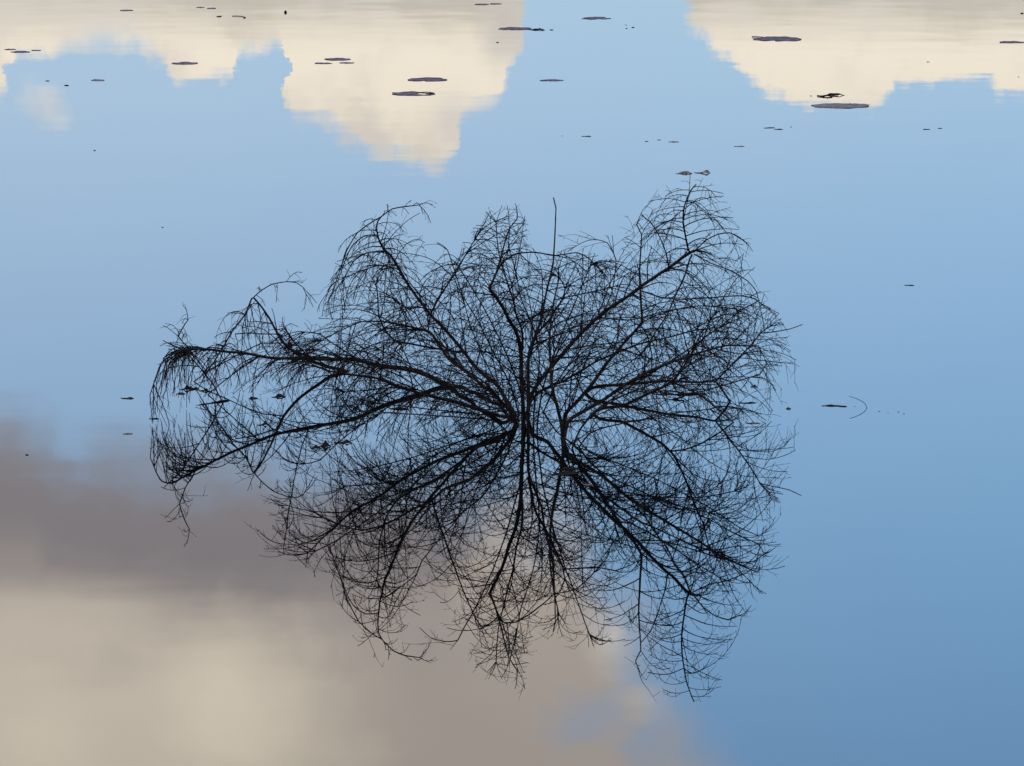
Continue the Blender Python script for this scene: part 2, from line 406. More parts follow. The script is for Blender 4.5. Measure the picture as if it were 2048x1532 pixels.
# stems measured in the photograph: x, y, mirror-line y, thickness in pixels
STEMS = {
 'A': [(1046, 842, 836, 12), (1064, 784, 826, 12), (1097, 741, 813, 11.5), (1147, 684, 818, 11), (1212, 622, 823, 10.5), (1272, 582, 830, 10), (1335, 537, 840, 9), (1384, 505, 846, 8.5), (1389, 501, 846, 6.5)],
 'A1': [(1380, 507, 846, 6), (1373, 480, 850, 5.5), (1366, 445, 856, 5), (1368, 418, 866, 4.4), (1376, 392, 876, 4), (1386, 374, 884, 3.4), (1392, 369, 887, 3)],
 'A2': [(1384, 509, 846, 6), (1372, 545, 850, 5.6), (1352, 590, 858, 5), (1332, 632, 862, 4.5), (1308, 668, 864, 4), (1290, 700, 866, 3)],
 'A3': [(1388, 505, 846, 3.4), (1410, 482, 849, 3), (1436, 469, 851, 2.8), (1460, 466, 853, 2.4), (1480, 477, 855, 2)],
 'A5': [(1337, 534, 841, 4.4), (1332, 508, 843, 4), (1320, 475, 848, 3.4), (1302, 446, 854, 2.8), (1283, 430, 858, 2)],
 'A6': [(1282, 582, 832, 4.6), (1320, 594, 838, 4.4), (1362, 598, 845, 4), (1420, 595, 852, 3.4), (1482, 592, 858, 2.8), (1512, 598, 860, 2.4), (1530, 615, 862, 1.8)],
 'A7': [(1388, 508, 846, 3.8), (1425, 527, 848, 3.2), (1460, 541, 851, 2.8), (1495, 562, 854, 2.4), (1513, 583, 856, 2), (1518, 605, 858, 1.7)],
 'B': [(1128, 893, 892, 12), (1124, 851, 892, 11), (1116, 822, 896, 10), (1105, 770, 902, 8), (1100, 718, 893, 6.5), (1100, 660, 890, 5.5), (1108, 600, 892, 4.5), (1118, 557, 892, 3)],
 'C': [(1058, 838, 838, 11), (1056, 760, 834, 10), (1058, 706, 828, 9), (1072, 668, 826, 8), (1084, 636, 826, 7), (1087, 610, 826, 6.4), (1097, 568, 827, 5.6), (1106, 526, 828, 5), (1110, 464, 829, 4), (1112, 416, 830, 3.4), (1107, 395, 830, 2.4)],
 'D': [(1122, 878, 880, 12), (1130, 830, 870, 11), (1157, 799, 864, 10), (1185, 766, 865, 9.5), (1216, 724, 867, 9), (1250, 681, 872, 8), (1283, 646, 876, 7.5), (1282, 612, 878, 6.6), (1281, 578, 880, 6), (1279, 538, 882, 5), (1283, 469, 885, 3.4), (1273, 449, 886, 2.2)],
 'E': [(1120, 880, 884, 11), (1136, 846, 876, 10.5), (1168, 824, 876, 10), (1200, 804, 876, 10), (1242, 775, 879, 9.5), (1290, 745, 882, 8.5), (1329, 729, 885, 8), (1382, 710, 891, 7), (1420, 699, 898, 6), (1455, 691, 904, 5), (1517, 692, 918, 3)],
 'F': [(1124, 830, 828, 8), (1200, 818, 828, 9), (1242, 811, 828, 9), (1288, 792, 829, 8), (1325, 775, 831, 7.5), (1350, 757, 835, 7), (1366, 736, 840, 6), (1384, 706, 848, 5.5), (1409, 672, 862, 4), (1420, 640, 868, 2.6)],
 'G': [(1128, 785, 784, 12), (1185, 774, 787, 10), (1231, 770, 789, 9), (1283, 766, 792, 8), (1335, 763, 795, 7), (1400, 764, 800, 6.5), (1430, 763, 802, 6), (1446, 783, 803, 5.5), (1462, 806, 803, 5)],
 'G1': [(1430, 764, 802, 5.5), (1452, 742, 805, 5), (1478, 716, 808, 4.5), (1500, 692, 812, 4), (1522, 665, 816, 3), (1540, 652, 818, 2)],
 'G2': [(1520, 666, 816, 2.6), (1545, 664, 818, 2.2), (1580, 658, 819, 2), (1605, 649, 820, 1.6)],
 'H': [(1342, 764, 833, 5.5), (1372, 776, 837, 5), (1405, 793, 840, 5), (1440, 820, 843, 4.6), (1470, 847, 845, 4.2)],
 'J': [(1060, 805, 846, 8), (1082, 782, 842, 7), (1132, 759, 846, 6.5), (1195, 722, 852, 6), (1272, 690, 864, 5.5), (1330, 676, 870, 4.4), (1390, 660, 876, 3.4), (1440, 655, 880, 2)],
 'K': [(1040, 850, 850, 12), (1026, 824, 842, 12), (995, 772, 826, 11), (953, 735, 815, 10), (920, 694, 810, 9.5), (886, 654, 810, 9), (861, 628, 811, 8.5), (832, 591, 811, 8), (813, 564, 812, 7.6), (795, 530, 815, 7.2), (782, 510, 820, 6.8), (769, 501, 828, 6), (759, 481, 842, 5.2), (754, 462, 850, 4.6), (756, 443, 855, 4), (766, 430, 858, 3)],
 'K1': [(861, 629, 811, 6), (876, 599, 820, 5.4), (897, 564, 834, 5), (914, 540, 846, 4.4), (932, 508, 852, 3.6), (949, 480, 856, 2.6)],
 'K2': [(766, 431, 858, 3), (785, 418, 860, 2.8), (810, 413, 862, 2.4), (838, 410, 862, 1.8)],
 'K3': [(763, 433, 857, 3.2), (738, 448, 856, 3), (714, 466, 854, 2.8), (694, 500, 852, 2.6), (677, 548, 850, 2.2), (658, 600, 848, 1.6)],
 'K4': [(756, 470, 848, 3), (728, 472, 850, 2.8), (704, 492, 852, 2.4), (688, 528, 853, 2), (676, 562, 854, 1.6)],
 'K5': [(768, 502, 828, 3), (735, 506, 836, 2.8), (708, 522, 842, 2.4), (690, 552, 846, 2), (672, 580, 848, 1.6)],
 'K6': [(794, 529, 815, 3), (755, 532, 824, 2.8), (722, 542, 832, 2.4), (688, 556, 838, 1.8)],
 'L': [(1042, 850, 850, 11), (1026, 831, 850, 10.5), (985, 785, 854, 10), (941, 748, 854, 9.4), (901, 720, 846, 8.6), (880, 691, 838, 8), (861, 664, 834, 7.4), (828, 656, 836, 6.4), (796, 649, 842, 5.6), (765, 643, 847, 5), (723, 643, 852, 4), (680, 662, 856, 3), (645, 680, 858, 2)],
 'L1': [(857, 660, 834, 5), (855, 635, 828, 4.6), (846, 610, 820, 4), (838, 590, 816, 3)],
 'M': [(926, 704, 812, 6.5), (880, 698, 826, 6), (817, 687, 836, 5.6), (790, 681, 842, 5.4), (768, 657, 850, 5), (758, 632, 858, 4.4), (755, 590, 862, 3.4), (752, 570, 864, 2.2)],
 'N': [(1048, 846, 847, 13), (1044, 790, 848, 12.5), (1043, 712, 850, 12), (1037, 677, 854, 11), (1022, 645, 864, 10), (1007, 618, 872, 9.4), (995, 597, 878, 9), (978, 576, 882, 8), (985, 563, 882, 7), (993, 545, 883, 6.4), (1003, 509, 884, 5), (1012, 478, 886, 4), (1018, 459, 887, 3.4), (1034, 438, 888, 2.4)],
 'N1': [(993, 545, 883, 5.5), (1007, 522, 884, 5.4), (1033, 508, 876, 5), (1060, 504, 866, 4.4), (1084, 506, 858, 4), (1109, 511, 850, 3.6), (1151, 505, 842, 3), (1172, 512, 838, 2.6), (1189, 528, 836, 2)],
 'N2': [(1045, 700, 852, 7), (1045, 666, 854, 6.6), (1034, 635, 862, 6), (1026, 600, 868, 5.4), (1016, 571, 872, 5), (1007, 541, 876, 4), (996, 500, 880, 3), (992, 445, 884, 2)],
 'O': [(1056, 720, 838, 8.4), (1070, 677, 846, 7.4), (1097, 641, 856, 6.6), (1113, 616, 862, 6), (1127, 596, 866, 5), (1130, 578, 868, 3.4)],
 'O1': [(1126, 595, 866, 4), (1160, 588, 862, 3.6), (1189, 583, 858, 3), (1231, 572, 856, 2.2)],
 'P': [(1046, 848, 849, 9), (1010, 822, 834, 9), (974, 797, 813, 9.4), (935, 780, 790, 10), (900, 768, 773, 11.5), (868, 756, 768, 13), (840, 744, 767, 13.5), (807, 737, 768, 13), (757, 730, 773, 11), (703, 718, 779, 10), (650, 719, 784, 9), (593, 716, 788, 8.4), (531, 715, 795, 7.6), (489, 708, 800, 7), (437, 700, 809, 6.4), (395, 698, 818, 6), (365, 702, 828, 5), (343, 710, 838, 4.4), (322, 729, 845, 3.6), (311, 756, 850, 3), (300, 790, 853, 2)],
 'P1': [(390, 699, 820, 3.6), (372, 690, 830, 3.4), (357, 673, 840, 3), (366, 655, 846, 2.4), (376, 640, 849, 1.8)],
 'Q2': [(730, 744, 741, 10), (690, 741, 743, 9.5), (660, 735, 744, 9), (625, 724, 750, 8.6), (597, 711, 754, 8), (583, 700, 756, 7.4), (567, 685, 759, 7), (551, 658, 763, 6), (540, 638, 765, 5.6), (524, 616, 768, 5), (507, 596, 770, 4.6), (503, 597, 770, 4.4), (489, 629, 772, 4.2), (464, 664, 775, 4), (447, 694, 777, 3.8), (430, 721, 779, 3.2), (410, 752, 781, 2.4), (392, 785, 782, 1.8)],
 'Q3': [(506, 596, 770, 2.8), (520, 583, 772, 2.6), (545, 568, 775, 2.4), (572, 563, 778, 2.2), (593, 565, 780, 2), (606, 574, 781, 1.7), (612, 588, 782, 1.5)],
 'Q4': [(566, 686, 759, 4), (545, 686, 758, 3.8), (524, 686, 757, 3.6), (500, 697, 758, 3.6), (478, 708, 759, 3.6), (450, 724, 760, 3.4), (416, 742, 762, 3), (384, 767, 764, 2.4)],
 'Q5': [(470, 668, 773, 2.4), (498, 666, 770, 2.6), (520, 668, 768, 2.8), (551, 668, 763, 2.8)],
 'R': [(1058, 849, 849, 11), (1024, 838, 850, 11), (1000, 831, 852, 10.5), (953, 817, 854, 10), (891, 800, 857, 9.4), (843, 787, 862, 8.6), (797, 773, 868, 8), (751, 756, 876, 7), (703, 748, 886, 6), (661, 742, 902, 5), (640, 736, 908, 4), (614, 724, 915, 2.6)],
 'S': [(514, 716, 797, 4), (474, 742, 792, 3.6), (437, 771, 790, 3), (415, 790, 789, 2.4)],
 'T': [(465, 812, 807, 4.4), (426, 769, 806, 4), (391, 725, 811, 3.4), (363, 698, 819, 3), (342, 689, 824, 2.4), (326, 681, 828, 1.8)],
 'Vv': [(620, 716, 784, 3.6), (604, 700, 795, 3.4), (587, 681, 820, 3), (576, 666, 845, 2.6), (568, 654, 866, 2)],
 # stems whose lower ends are hidden in the tangle: seen best in their mirror images
 'W1': [(1046, 852, 853, 9), (1015, 818, 862, 8.4), (970, 766, 876, 7.6), (926, 736, 880, 7), (905, 708, 878, 6), (870, 676, 882, 5), (843, 652, 886, 4), (832, 628, 888, 3), (800, 606, 890, 2)],
 'W3': [(1132, 893, 894, 9), (1160, 858, 900, 8.6), (1195, 822, 908, 8), (1244, 792, 914, 7), (1300, 770, 918, 6), (1346, 748, 921, 4.6), (1400, 720, 925, 3), (1440, 700, 928, 2)],
 'W4': [(1066, 856, 858, 8), (1070, 800, 866, 7.4), (1078, 740, 878, 6.6), (1076, 690, 890, 5.6), (1060, 640, 900, 4.4), (1040, 590, 906, 3), (1035, 560, 908, 2)],
 'W5': [(1136, 890, 892, 8), (1180, 866, 896, 7), (1230, 850, 904, 6), (1290, 838, 912, 5), (1350, 826, 918, 4), (1420, 818, 922, 2.6)],
 'W6': [(1040, 852, 853, 8), (990, 842, 868, 7.2), (930, 836, 884, 6.4), (860, 830, 898, 5.4), (790, 826, 908, 4.4), (720, 822, 916, 3)],
 'W11': [(1052, 846, 845, 7), (1008, 826, 842, 6.4), (960, 806, 838, 5.8), (905, 782, 836, 5), (850, 752, 838, 4.2), (800, 722, 842, 3.2), (760, 700, 846, 2)],
 'W12': [(1050, 844, 843, 6), (990, 834, 846, 5.6), (930, 826, 852, 5), (870, 820, 860, 4.2), (810, 812, 866, 3.2), (750, 806, 870, 2)],
 'W13': [(1060, 846, 845, 6), (1020, 806, 838, 5.6), (985, 752, 832, 5), (960, 700, 830, 4.2), (940, 650, 830, 3.2), (930, 610, 830, 2)],
 'X1': [(1056, 852, 853, 8), (1040, 780, 872, 7.4), (1010, 700, 888, 6.6), (975, 630, 897, 5.6), (940, 570, 902, 4.4), (915, 530, 905, 3)],
 'X2': [(1070, 852, 853, 8), (1085, 780, 872, 7.4), (1110, 700, 886, 6.6), (1140, 630, 894, 5.6), (1165, 570, 899, 4.4), (1180, 532, 901, 3)],
 'X3': [(880, 797, 860, 6), (800, 765, 878, 5.4), (730, 735, 889, 4.6), (670, 712, 897, 3.8), (630, 700, 901, 3)],
 'X4': [(800, 774, 868, 5.6), (740, 780, 874, 5), (690, 784, 878, 4)],
 'X5': [(1250, 776, 880, 6), (1320, 790, 893, 5.4), (1390, 785, 905, 4.8), (1460, 768, 914, 4), (1520, 748, 919, 3)],
 'X6': [(1200, 635, 822, 6), (1260, 640, 815, 5.4), (1330, 622, 808, 4.6), (1400, 612, 803, 3.8), (1470, 618, 800, 3)],
 'W7': [(1050, 840, 836, 8), (1020, 770, 822, 7.4), (985, 700, 810, 6.6), (955, 640, 802, 5.6), (925, 590, 798, 4.4), (905, 530, 796, 3), (895, 500, 796, 2)],
 'W8': [(1070, 835, 832, 8), (1110, 770, 815, 7.4), (1160, 700, 800, 6.4), (1200, 640, 792, 5.4), (1225, 580, 788, 4), (1232, 520, 786, 3), (1215, 486, 785, 2)],
 'W9': [(1128, 880, 880, 7), (1180, 832, 868, 6.4), (1250, 780, 856, 5.8), (1330, 730, 848, 5), (1420, 668, 842, 4), (1480, 622, 838, 3), (1520, 600, 836, 2)],
 'W10': [(880, 770, 768, 7), (800, 752, 775, 6.4), (730, 724, 784, 5.6), (670, 690, 790, 4.6), (640, 668, 794, 3.6), (610, 664, 796, 2)],
}
# which stem carries the measured side stems (children of that stem)
CARRIER = {'X3': 'R', 'X4': 'R', 'X5': 'E', 'X6': 'A', 'A5': 'A', 'A6': 'A', 'A7': 'A', 'G2': 'G', 'K3': 'K', 'K4': 'K', 'K5': 'K', 'K6': 'K', 'A1': 'A', 'A2': 'A', 'A3': 'A', 'G1': 'G', 'K1': 'K', 'K2': 'K', 'L1': 'L', 'M': 'K', 'N1': 'N', 'N2': 'N',
           'O1': 'O', 'P1': 'P', 'Q3': 'Q2', 'Q4': 'Q2', 'Q5': 'Q2', 'S': 'P', 'Vv': 'P', 'H': 'F'}

# outline of the crown: half-height in pixels over the mirror line, by x
ENV = [(280, 0), (298, 60), (330, 140), (376, 212), (420, 178), (465, 182), (508, 192), (545, 165), (600, 168), (640, 215), (660, 290), (690, 350), (730, 395),
       (757, 412), (800, 420), (840, 425), (854, 325), (915, 335), (960, 408), (1000, 422), (1045, 430), (1070, 335), (1110, 330), (1160, 345),
       (1205, 330), (1240, 350), (1290, 425), (1330, 480), (1390, 492), (1450, 445), (1485, 380), (1520, 265), (1560, 205), (1592, 140),
       (1606, 50), (1615, 0)]


def env(xpx):
    for (a, ha), (b_, hb) in zip(ENV, ENV[1:]):
        if a <= xpx <= b_:
            return ha + (hb - ha) * (xpx - a) / (b_ - a)
    return 0.0


def x_px(p):
    return CX + p.x / p.y * FPX * 0.9966


FREE = False


def ok(p):
    if p.z < 0.004:
        return False
    if FREE:
        return True
    x = x_px(p)
    foot = CY + FPX * (math.atan2(CAM_H, p.y) - PITCH)
    # twigs on the near side stand taller than those at the back
    if p.z > (env(x) + 0.9 * min(40.0, max(-22.0, foot - 852)) + 2) * PX:
        return False
    ex = (x - 960) / 665.0
    ey = (p.y - ROOT.y) / 1.15
    return ex * ex + ey * ey < 1.25


def smooth_line(P, rad, step):
    """Catmull-Rom resample"""
    pts, rs = [], []
    n = len(P)
    for i in range(n - 1):
        p0 = P[max(i - 1, 0)]; p1 = P[i]; p2 = P[i + 1]; p3 = P[min(i + 2, n - 1)]
        k = max(1, int((p2 - p1).length / step))
        for j in range(k):
            t_ = j / k
            t2, t3 = t_ * t_, t_ * t_ * t_
            c_ = 0.5 * ((2 * p1) + (p2 - p0) * t_ + (2 * p0 - 5 * p1 + 4 * p2 - p3) * t2 + (3 * p1 - p0 - 3 * p2 + p3) * t3)
            lin = p1 + (p2 - p1) * t_
            pts.append(lin.lerp(c_, 0.6)); rs.append(rad[i] + (rad[i + 1] - rad[i]) * t_)
    pts.append(P[-1]); rs.append(rad[-1])
    return pts, rs


def rvec():
    while True:
        v_ = Vector((R.uniform(-1, 1), R.uniform(-1, 1), R.uniform(-1, 1)))
        if 0.05 < v_.length < 1:
            return v_.normalized()


def grow(start, d, length, step, sag, wob, free=False):
    """a twig that starts along d and sags towards the water"""
    pts = [start.copy()]
    d = d.normalized()
    n = max(2, int(length / step + 0.5))
    bend = rvec() * wob
    for i in range(n):
        f = (i + 1) / n
        d = (d + Vector((0, 0, -sag / n)) * (0.4 + 1.2 * f) + bend / n + rvec() * 0.08).normalized()
        p = pts[-1] + d * (length / n)
        if not ok(p):
            if not free or p.z < 0.003:
                break
        pts.append(p)
    return pts


def side_dir(tan, pos, ang, up=0.35, outw=0.55, rnd=0.9):
    rad_ = Vector((pos.x - ROOT.x, pos.y - ROOT.y, 0))
    if rad_.length > 1e-6: rad_.normalize()
    pref = rad_ * outw + Vector((0, 0, up)) + rvec() * rnd
    s = pref - tan * pref.dot(tan)
    if s.length < 1e-4: s = tan.orthogonal()
    s.normalize()
    return tan * math.cos(ang) + s * math.sin(ang)


def px(v_):
    return v_ * PX * 0.5            # diameter in pixels -> radius in metres


def twiglets(V_, F_, pts, spacing, lmin, lmax, sag, r, lvl):
    """short twigs on alternate sides of a shoot"""
    acc = R.uniform(0.2, 1.0) * spacing
    total = sum((pts[i + 1] - pts[i]).length for i in range(len(pts) - 1))
    run = 0.0
    sidev = None
    flip = 1
    for i in range(len(pts) - 1):
        seg = pts[i + 1] - pts[i]
        L = seg.length
        if L < 1e-6:
            continue
        tan = seg / L
        while acc <= L:
            p = pts[i] + seg * (acc / L)
            f = (run + acc) / max(total, 1e-6)
            if sidev is None:
                sidev = tan.cross(rvec()).normalized()
            s = (sidev * flip + rvec() * 1.0)
            s = s - tan * s.dot(tan)
            if s.length > 1e-4:
                s.normalize()
                a = math.radians(R.uniform(25, 72))
                d = tan * math.cos(a) + s * math.sin(a)
                ln = R.uniform(lmin, lmax) * (1.0 - 0.55 * f)
                q_ = grow(p, d, ln, 0.022, sag * R.uniform(0.3, 1.2), R.uniform(0.1, 1.2))
                if len(q_) > 1:
                    bud(V_, F_, p, d, r * 1.5, r * 3.5)
                    nn = len(q_)
                    tube(V_, F_, q_, [r * (1.0 - 0.45 * k / (nn - 1)) for k in range(nn)], 3)
                    if R.random() < 0.30:
                        bud(V_, F_, q_[-1], q_[-1] - q_[-2], px(R.uniform(1.1, 1.9)), px(R.uniform(5, 9)))
                    if lvl > 0 and ln > 0.06:
                        twiglets(V_, F_, q_, 0.05, 0.015, 0.075, sag, r * 0.9, lvl - 1)
            flip = -flip
            acc += spacing * R.choice((0.45, 0.7, 1.0, 1.3, 1.9))
        acc -= L
        run += L


lines = {}
branch_obj = {}
for key, tr in STEMS.items():
    P = [above(x, y, f) for x, y, f, w_ in tr]
    if P[0].z < 0.03 and key not in CARRIER:
        P[0].z = -0.06                                   # stems carry on below the surface
    k_ = 0.45 if key[0] in 'WX' else (0.78 if key in ('P', 'Q2') else 0.68)
    rad = [px(max(w_ * k_, min(w_, 2.4))) for x, y, f, w_ in tr]
    pts, rs = smooth_line(P, rad, 0.02)
    # slight knots and kinks of real wood
    for i in range(1, len(pts) - 1):
        n_ = mnoise.noise_vector(pts[i] * 9.0)
        pts[i] = pts[i] + n_ * min(0.006, rs[i] * 0.9)
        rs[i] *= 1.0 + 0.16 * mnoise.noise(pts[i] * 45.0)
    lines[key] = (pts, rs)

shoot_specs = []
for key, (pts, rs) in lines.items():
    V_, F_ = [], []
    tube(V_, F_, pts, rs, 7 if rs[0] > px(5) else 5)
    # knots where shoots leave
    for i in range(3, len(pts) - 2):
        if R.random() < 0.16 and pts[i].z > 0.02:
            bud(V_, F_, pts[i], side_dir((pts[i + 1] - pts[i]).normalized(), pts[i], 1.2), rs[i] * 0.7, rs[i] * 2.2)
    parent = branch_obj[CARRIER[key]] if key in CARRIER else shrub
    o = mesh_obj('side_branch' if key in CARRIER else 'branch', [v_ - ROOT for v_ in V_], F_, BARK, parent)
    branch_obj[key] = o

# shoots: (stem density, min, max length, sag)
for key, (pts, rs) in lines.items():
    n = len(pts)
    length = sum((pts[i + 1] - pts[i]).length for i in range(n - 1))
    thin = key in ('A3', 'A5', 'A6', 'A7', 'G2', 'K3', 'K4', 'K5', 'K6', 'K2', 'P1', 'Q3', 'Q5', 'Vv', 'S', 'O1', 'T', 'Q4')
    weep = key in ('P', 'P1', 'Q2', 'Q3', 'Q4', 'Q5', 'S', 'T', 'K2', 'K3', 'K4', 'K5', 'K6', 'W10')
    gap = 0.032 if key[0] not in 'WX' else 0.036
    if key in ('P', 'Q2'): gap = 0.028
    if key in ('A1',): gap = 0.017
    if thin: gap = 0.026
    side_flip = 1
    run, nxt = 0.0, gap * R.uniform(0.3, 1.0)
    for i in range(n - 1):
        seg = pts[i + 1] - pts[i]
        L = seg.length
        run += L
        f = run / length
        if run < nxt or L < 1e-6:
            continue
        nxt = run + gap * R.uniform(0.55, 1.45)
        p = pts[i]
        if p.z < 0.02:
            continue
        tan = seg / L
        # long side shoot
        start_f = 0.07 if not key in CARRIER else 0.05
        if f > start_f:
            ang = math.radians(R.uniform(34, 62))
            d = side_dir(tan, p, ang, up=-0.05 if weep else 0.35, outw=0.5, rnd=0.9)
            ln = R.uniform(0.14, 0.40) * (1.0 - 0.3 * f)
            if thin: ln = R.uniform(0.05, 0.15)
            if key in ('A1', 'K', 'N', 'D', 'K1', 'N2') and (key == 'A1' or f > 0.72):
                # feathered ends: shoots to both sides in one plane, tips hanging
                side_flip = -side_flip
                s_ = Vector((side_flip, R.uniform(-0.45, 0.45), R.uniform(-0.1, 0.25)))
                s_ = (s_ - tan * s_.dot(tan)).normalized()
                d = tan * math.cos(ang * 1.15) + s_ * math.sin(ang * 1.15)
                ln = R.uniform(0.11, 0.2) * (1.1 - 0.45 * f)
            shoot_specs.append((key, p, d, ln, (1.3 if weep else 0.95) * R.uniform(0.5, 1.4), min(rs[i] * 0.62, px(2.6)), thin))
    if key in ('P', 'Q2', 'Q4', 'W10', 'T', 'R'):
        # hair-like twigs hanging to the water from the arched left stems
        for k in range({'P': 56, 'Q2': 30, 'Q4': 10, 'W10': 12, 'T': 8, 'R': 12}[key]):
            i = R.randrange(int(n * (0.42 if key in ('P', 'Q2') else 0.2)), n - 2) if (key != 'P' or k % 2) else R.randrange(int(n * 0.78), n - 2)
            if pts[i].z < 0.05: continue
            d = Vector((R.uniform(-1.0, 0.35), R.uniform(-0.7, 0.5), R.uniform(-0.6, 0.35)))
            shoot_specs.append((key, pts[i], d, R.uniform(0.10, 0.26), R.uniform(1.6, 3.0), px(2.2), True))
    if not thin:
        # stray long fine shoots that cross the others
        for k in range(int(length / 0.16)):
            i = R.randrange(int(n * 0.15), n - 2) if n > 8 else 1
            if pts[i].z < 0.03: continue
            d = (rvec() + Vector((0, 0, 0.25)) + (pts[i + 1] - pts[i]).normalized() * 0.6)
            shoot_specs.append((key, pts[i], d, R.uniform(0.15, 0.42), R.uniform(0.2, 1.6), px(1.9), True))
    # the tip spreads into a few twigs
    tip = pts[-1]
    tan = (pts[-1] - pts[-3]).normalized()
    for k in range(0 if key == 'A1' else 2 if thin else 4):
        d = side_dir(tan, tip, math.radians(R.uniform(8, 45)), up=0.1, outw=0.4, rnd=1.0)
        shoot_specs.append((key, tip, d, R.uniform(0.06, 0.11 if thin else 0.17), 0.9 if weep else 0.5, min(rs[-1], px(2.6)), thin))

built = []
for key, p, d, ln, sag, r0, thin in shoot_specs:
    V_, F_ = [], []
    FREE = key in ('Q3', 'K2', 'Vv', 'P1', 'A3', 'K3')
    if FREE: ln *= 0.6
    q_ = grow(p, d, ln, 0.02, sag, R.uniform(0.1, 1.0))
    if len(q_) < 3:
        continue
    nn = len(q_)
    rads = [max(px(1.2), r0 * (1 - 0.62 * k / (nn - 1))) for k in range(nn)]
    tube(V_, F_, q_, rads, 4)
    bud(V_, F_, q_[-1], q_[-1] - q_[-2], px(1.9), px(7))
    if thin:
        twiglets(V_, F_, q_, 0.026, 0.015, 0.06, sag, px(1.0), 0)
    else:
        twiglets(V_, F_, q_, 0.040, 0.04, 0.20, sag, px(1.05), 1)
    built.append((len(V_), key, V_, F_))
FREE = False
built.sort(key=lambda s: -s[0])
rest = ([], [])
for i, (cnt, key, V_, F_) in enumerate(built):
    if i < 290:
        carrier = branch_obj[CARRIER[key]] if key in CARRIER else branch_obj[key]
        mesh_obj('shoot', [v_ - ROOT for v_ in V_], F_, TWIG, carrier)
    else:
        o_ = len(rest[0])
        rest[0].extend(v_ - ROOT for v_ in V_)
        rest[1].extend(tuple(a + o_ for a in f_) for f_ in F_)
if rest[0]:
    tag(mesh_obj('fine_twigs', rest[0], rest[1], TWIG, shrub), kind='stuff')
print('shoots', len(built), 'verts', sum(b_[0] for b_ in built))

# ------------------------------------------------------------------ things on the water
def local_scale(y):
    """metres per photograph pixel for something lying on the water at this height of the picture"""
    p = at_water(CX, y)
    return math.hypot(p.y, CAM_H) / FPX


def pad(name, x, y, w_, mat, seed, notch=True, rag=0.10, curl=0.10, hole=None, squash=0.85, lift=0.0016):
    """a lily pad: notched disc with ragged, partly lifted rim"""
    r_ = random.Random(seed)
    rad = w_ * local_scale(y) / 2
    n = 40
    a0 = r_.uniform(0, 6.28)
    nd = r_.uniform(0, 6.28)
    cd = math.pi / 2 + r_.uniform(-0.7, 0.7)      # the rim lifts on the far side
    off = Vector((r_.uniform(0, 50), r_.uniform(0, 50), seed))
    rings = [0.0, 0.35, 0.7, 0.9, 1.0]
    top, bot, F_ = [], [], []
    for ri, rr_ in enumerate(rings):
        for k in range(n):
            a = 2 * math.pi * k / n
            wob = 1 + rag * mnoise.noise(Vector((math.cos(a) * 2.2, math.sin(a) * 2.2, 0)) + off) * 1.6 \
                + rag * 0.5 * mnoise.noise(Vector((math.cos(a) * 7, math.sin(a) * 7, 0)) + off)
            if notch:
                da = abs((a - nd + math.pi) % (2 * math.pi) - math.pi)
                if da < 0.22: wob *= 0.35 + 0.65 * (da / 0.22)
            rr2 = rad * rr_ * wob
            zx, zy = math.cos(a) * rr2, math.sin(a) * rr2 * squash
            bump = mnoise.noise(Vector((zx, zy, 0)) * (2.4 / rad) + off)
            lift_z = 0.6 * rad * curl * max(0.0, rr_ - 0.45) * max(0.0, math.cos(a - cd)) * (0.9 + 0.9 * bump)
            z = lift + 0.012 * rad * (bump + 0.5) * rr_ + lift_z
            top.append(Vector((zx, zy, z)))
            bot.append(Vector((zx * 0.985, zy * 0.985, max(-0.004, z - 0.0035))))
    N = len(top)
    V2 = top + bot
    for ri in range(len(rings) - 1):
        for k in range(n):
            k2 = (k + 1) % n
            if hole and hole[0] <= ri <= hole[1]:
                da = (2 * math.pi * k / n - hole[2]) % (2 * math.pi)
                if da < hole[3]:
                    continue
            a, b_, c_, d_ = ri * n + k, ri * n + k2, (ri + 1) * n + k2, (ri + 1) * n + k
            if ri == 0:
                F_.append((a, c_, d_)) ; F_.append((a + N, d_ + N, c_ + N))
            else:
                F_.append((a, b_, c_, d_)); F_.append((a + N, d_ + N, c_ + N, b_ + N))
    o4 = (len(rings) - 1) * n
    for k in range(n):
        k2 = (k + 1) % n
        F_.append((o4 + k, o4 + k2, o4 + k2 + N, o4 + k + N))
    o = mesh_obj(name, V2, F_, mat)
    o.location = at_water(x, y)
    return o


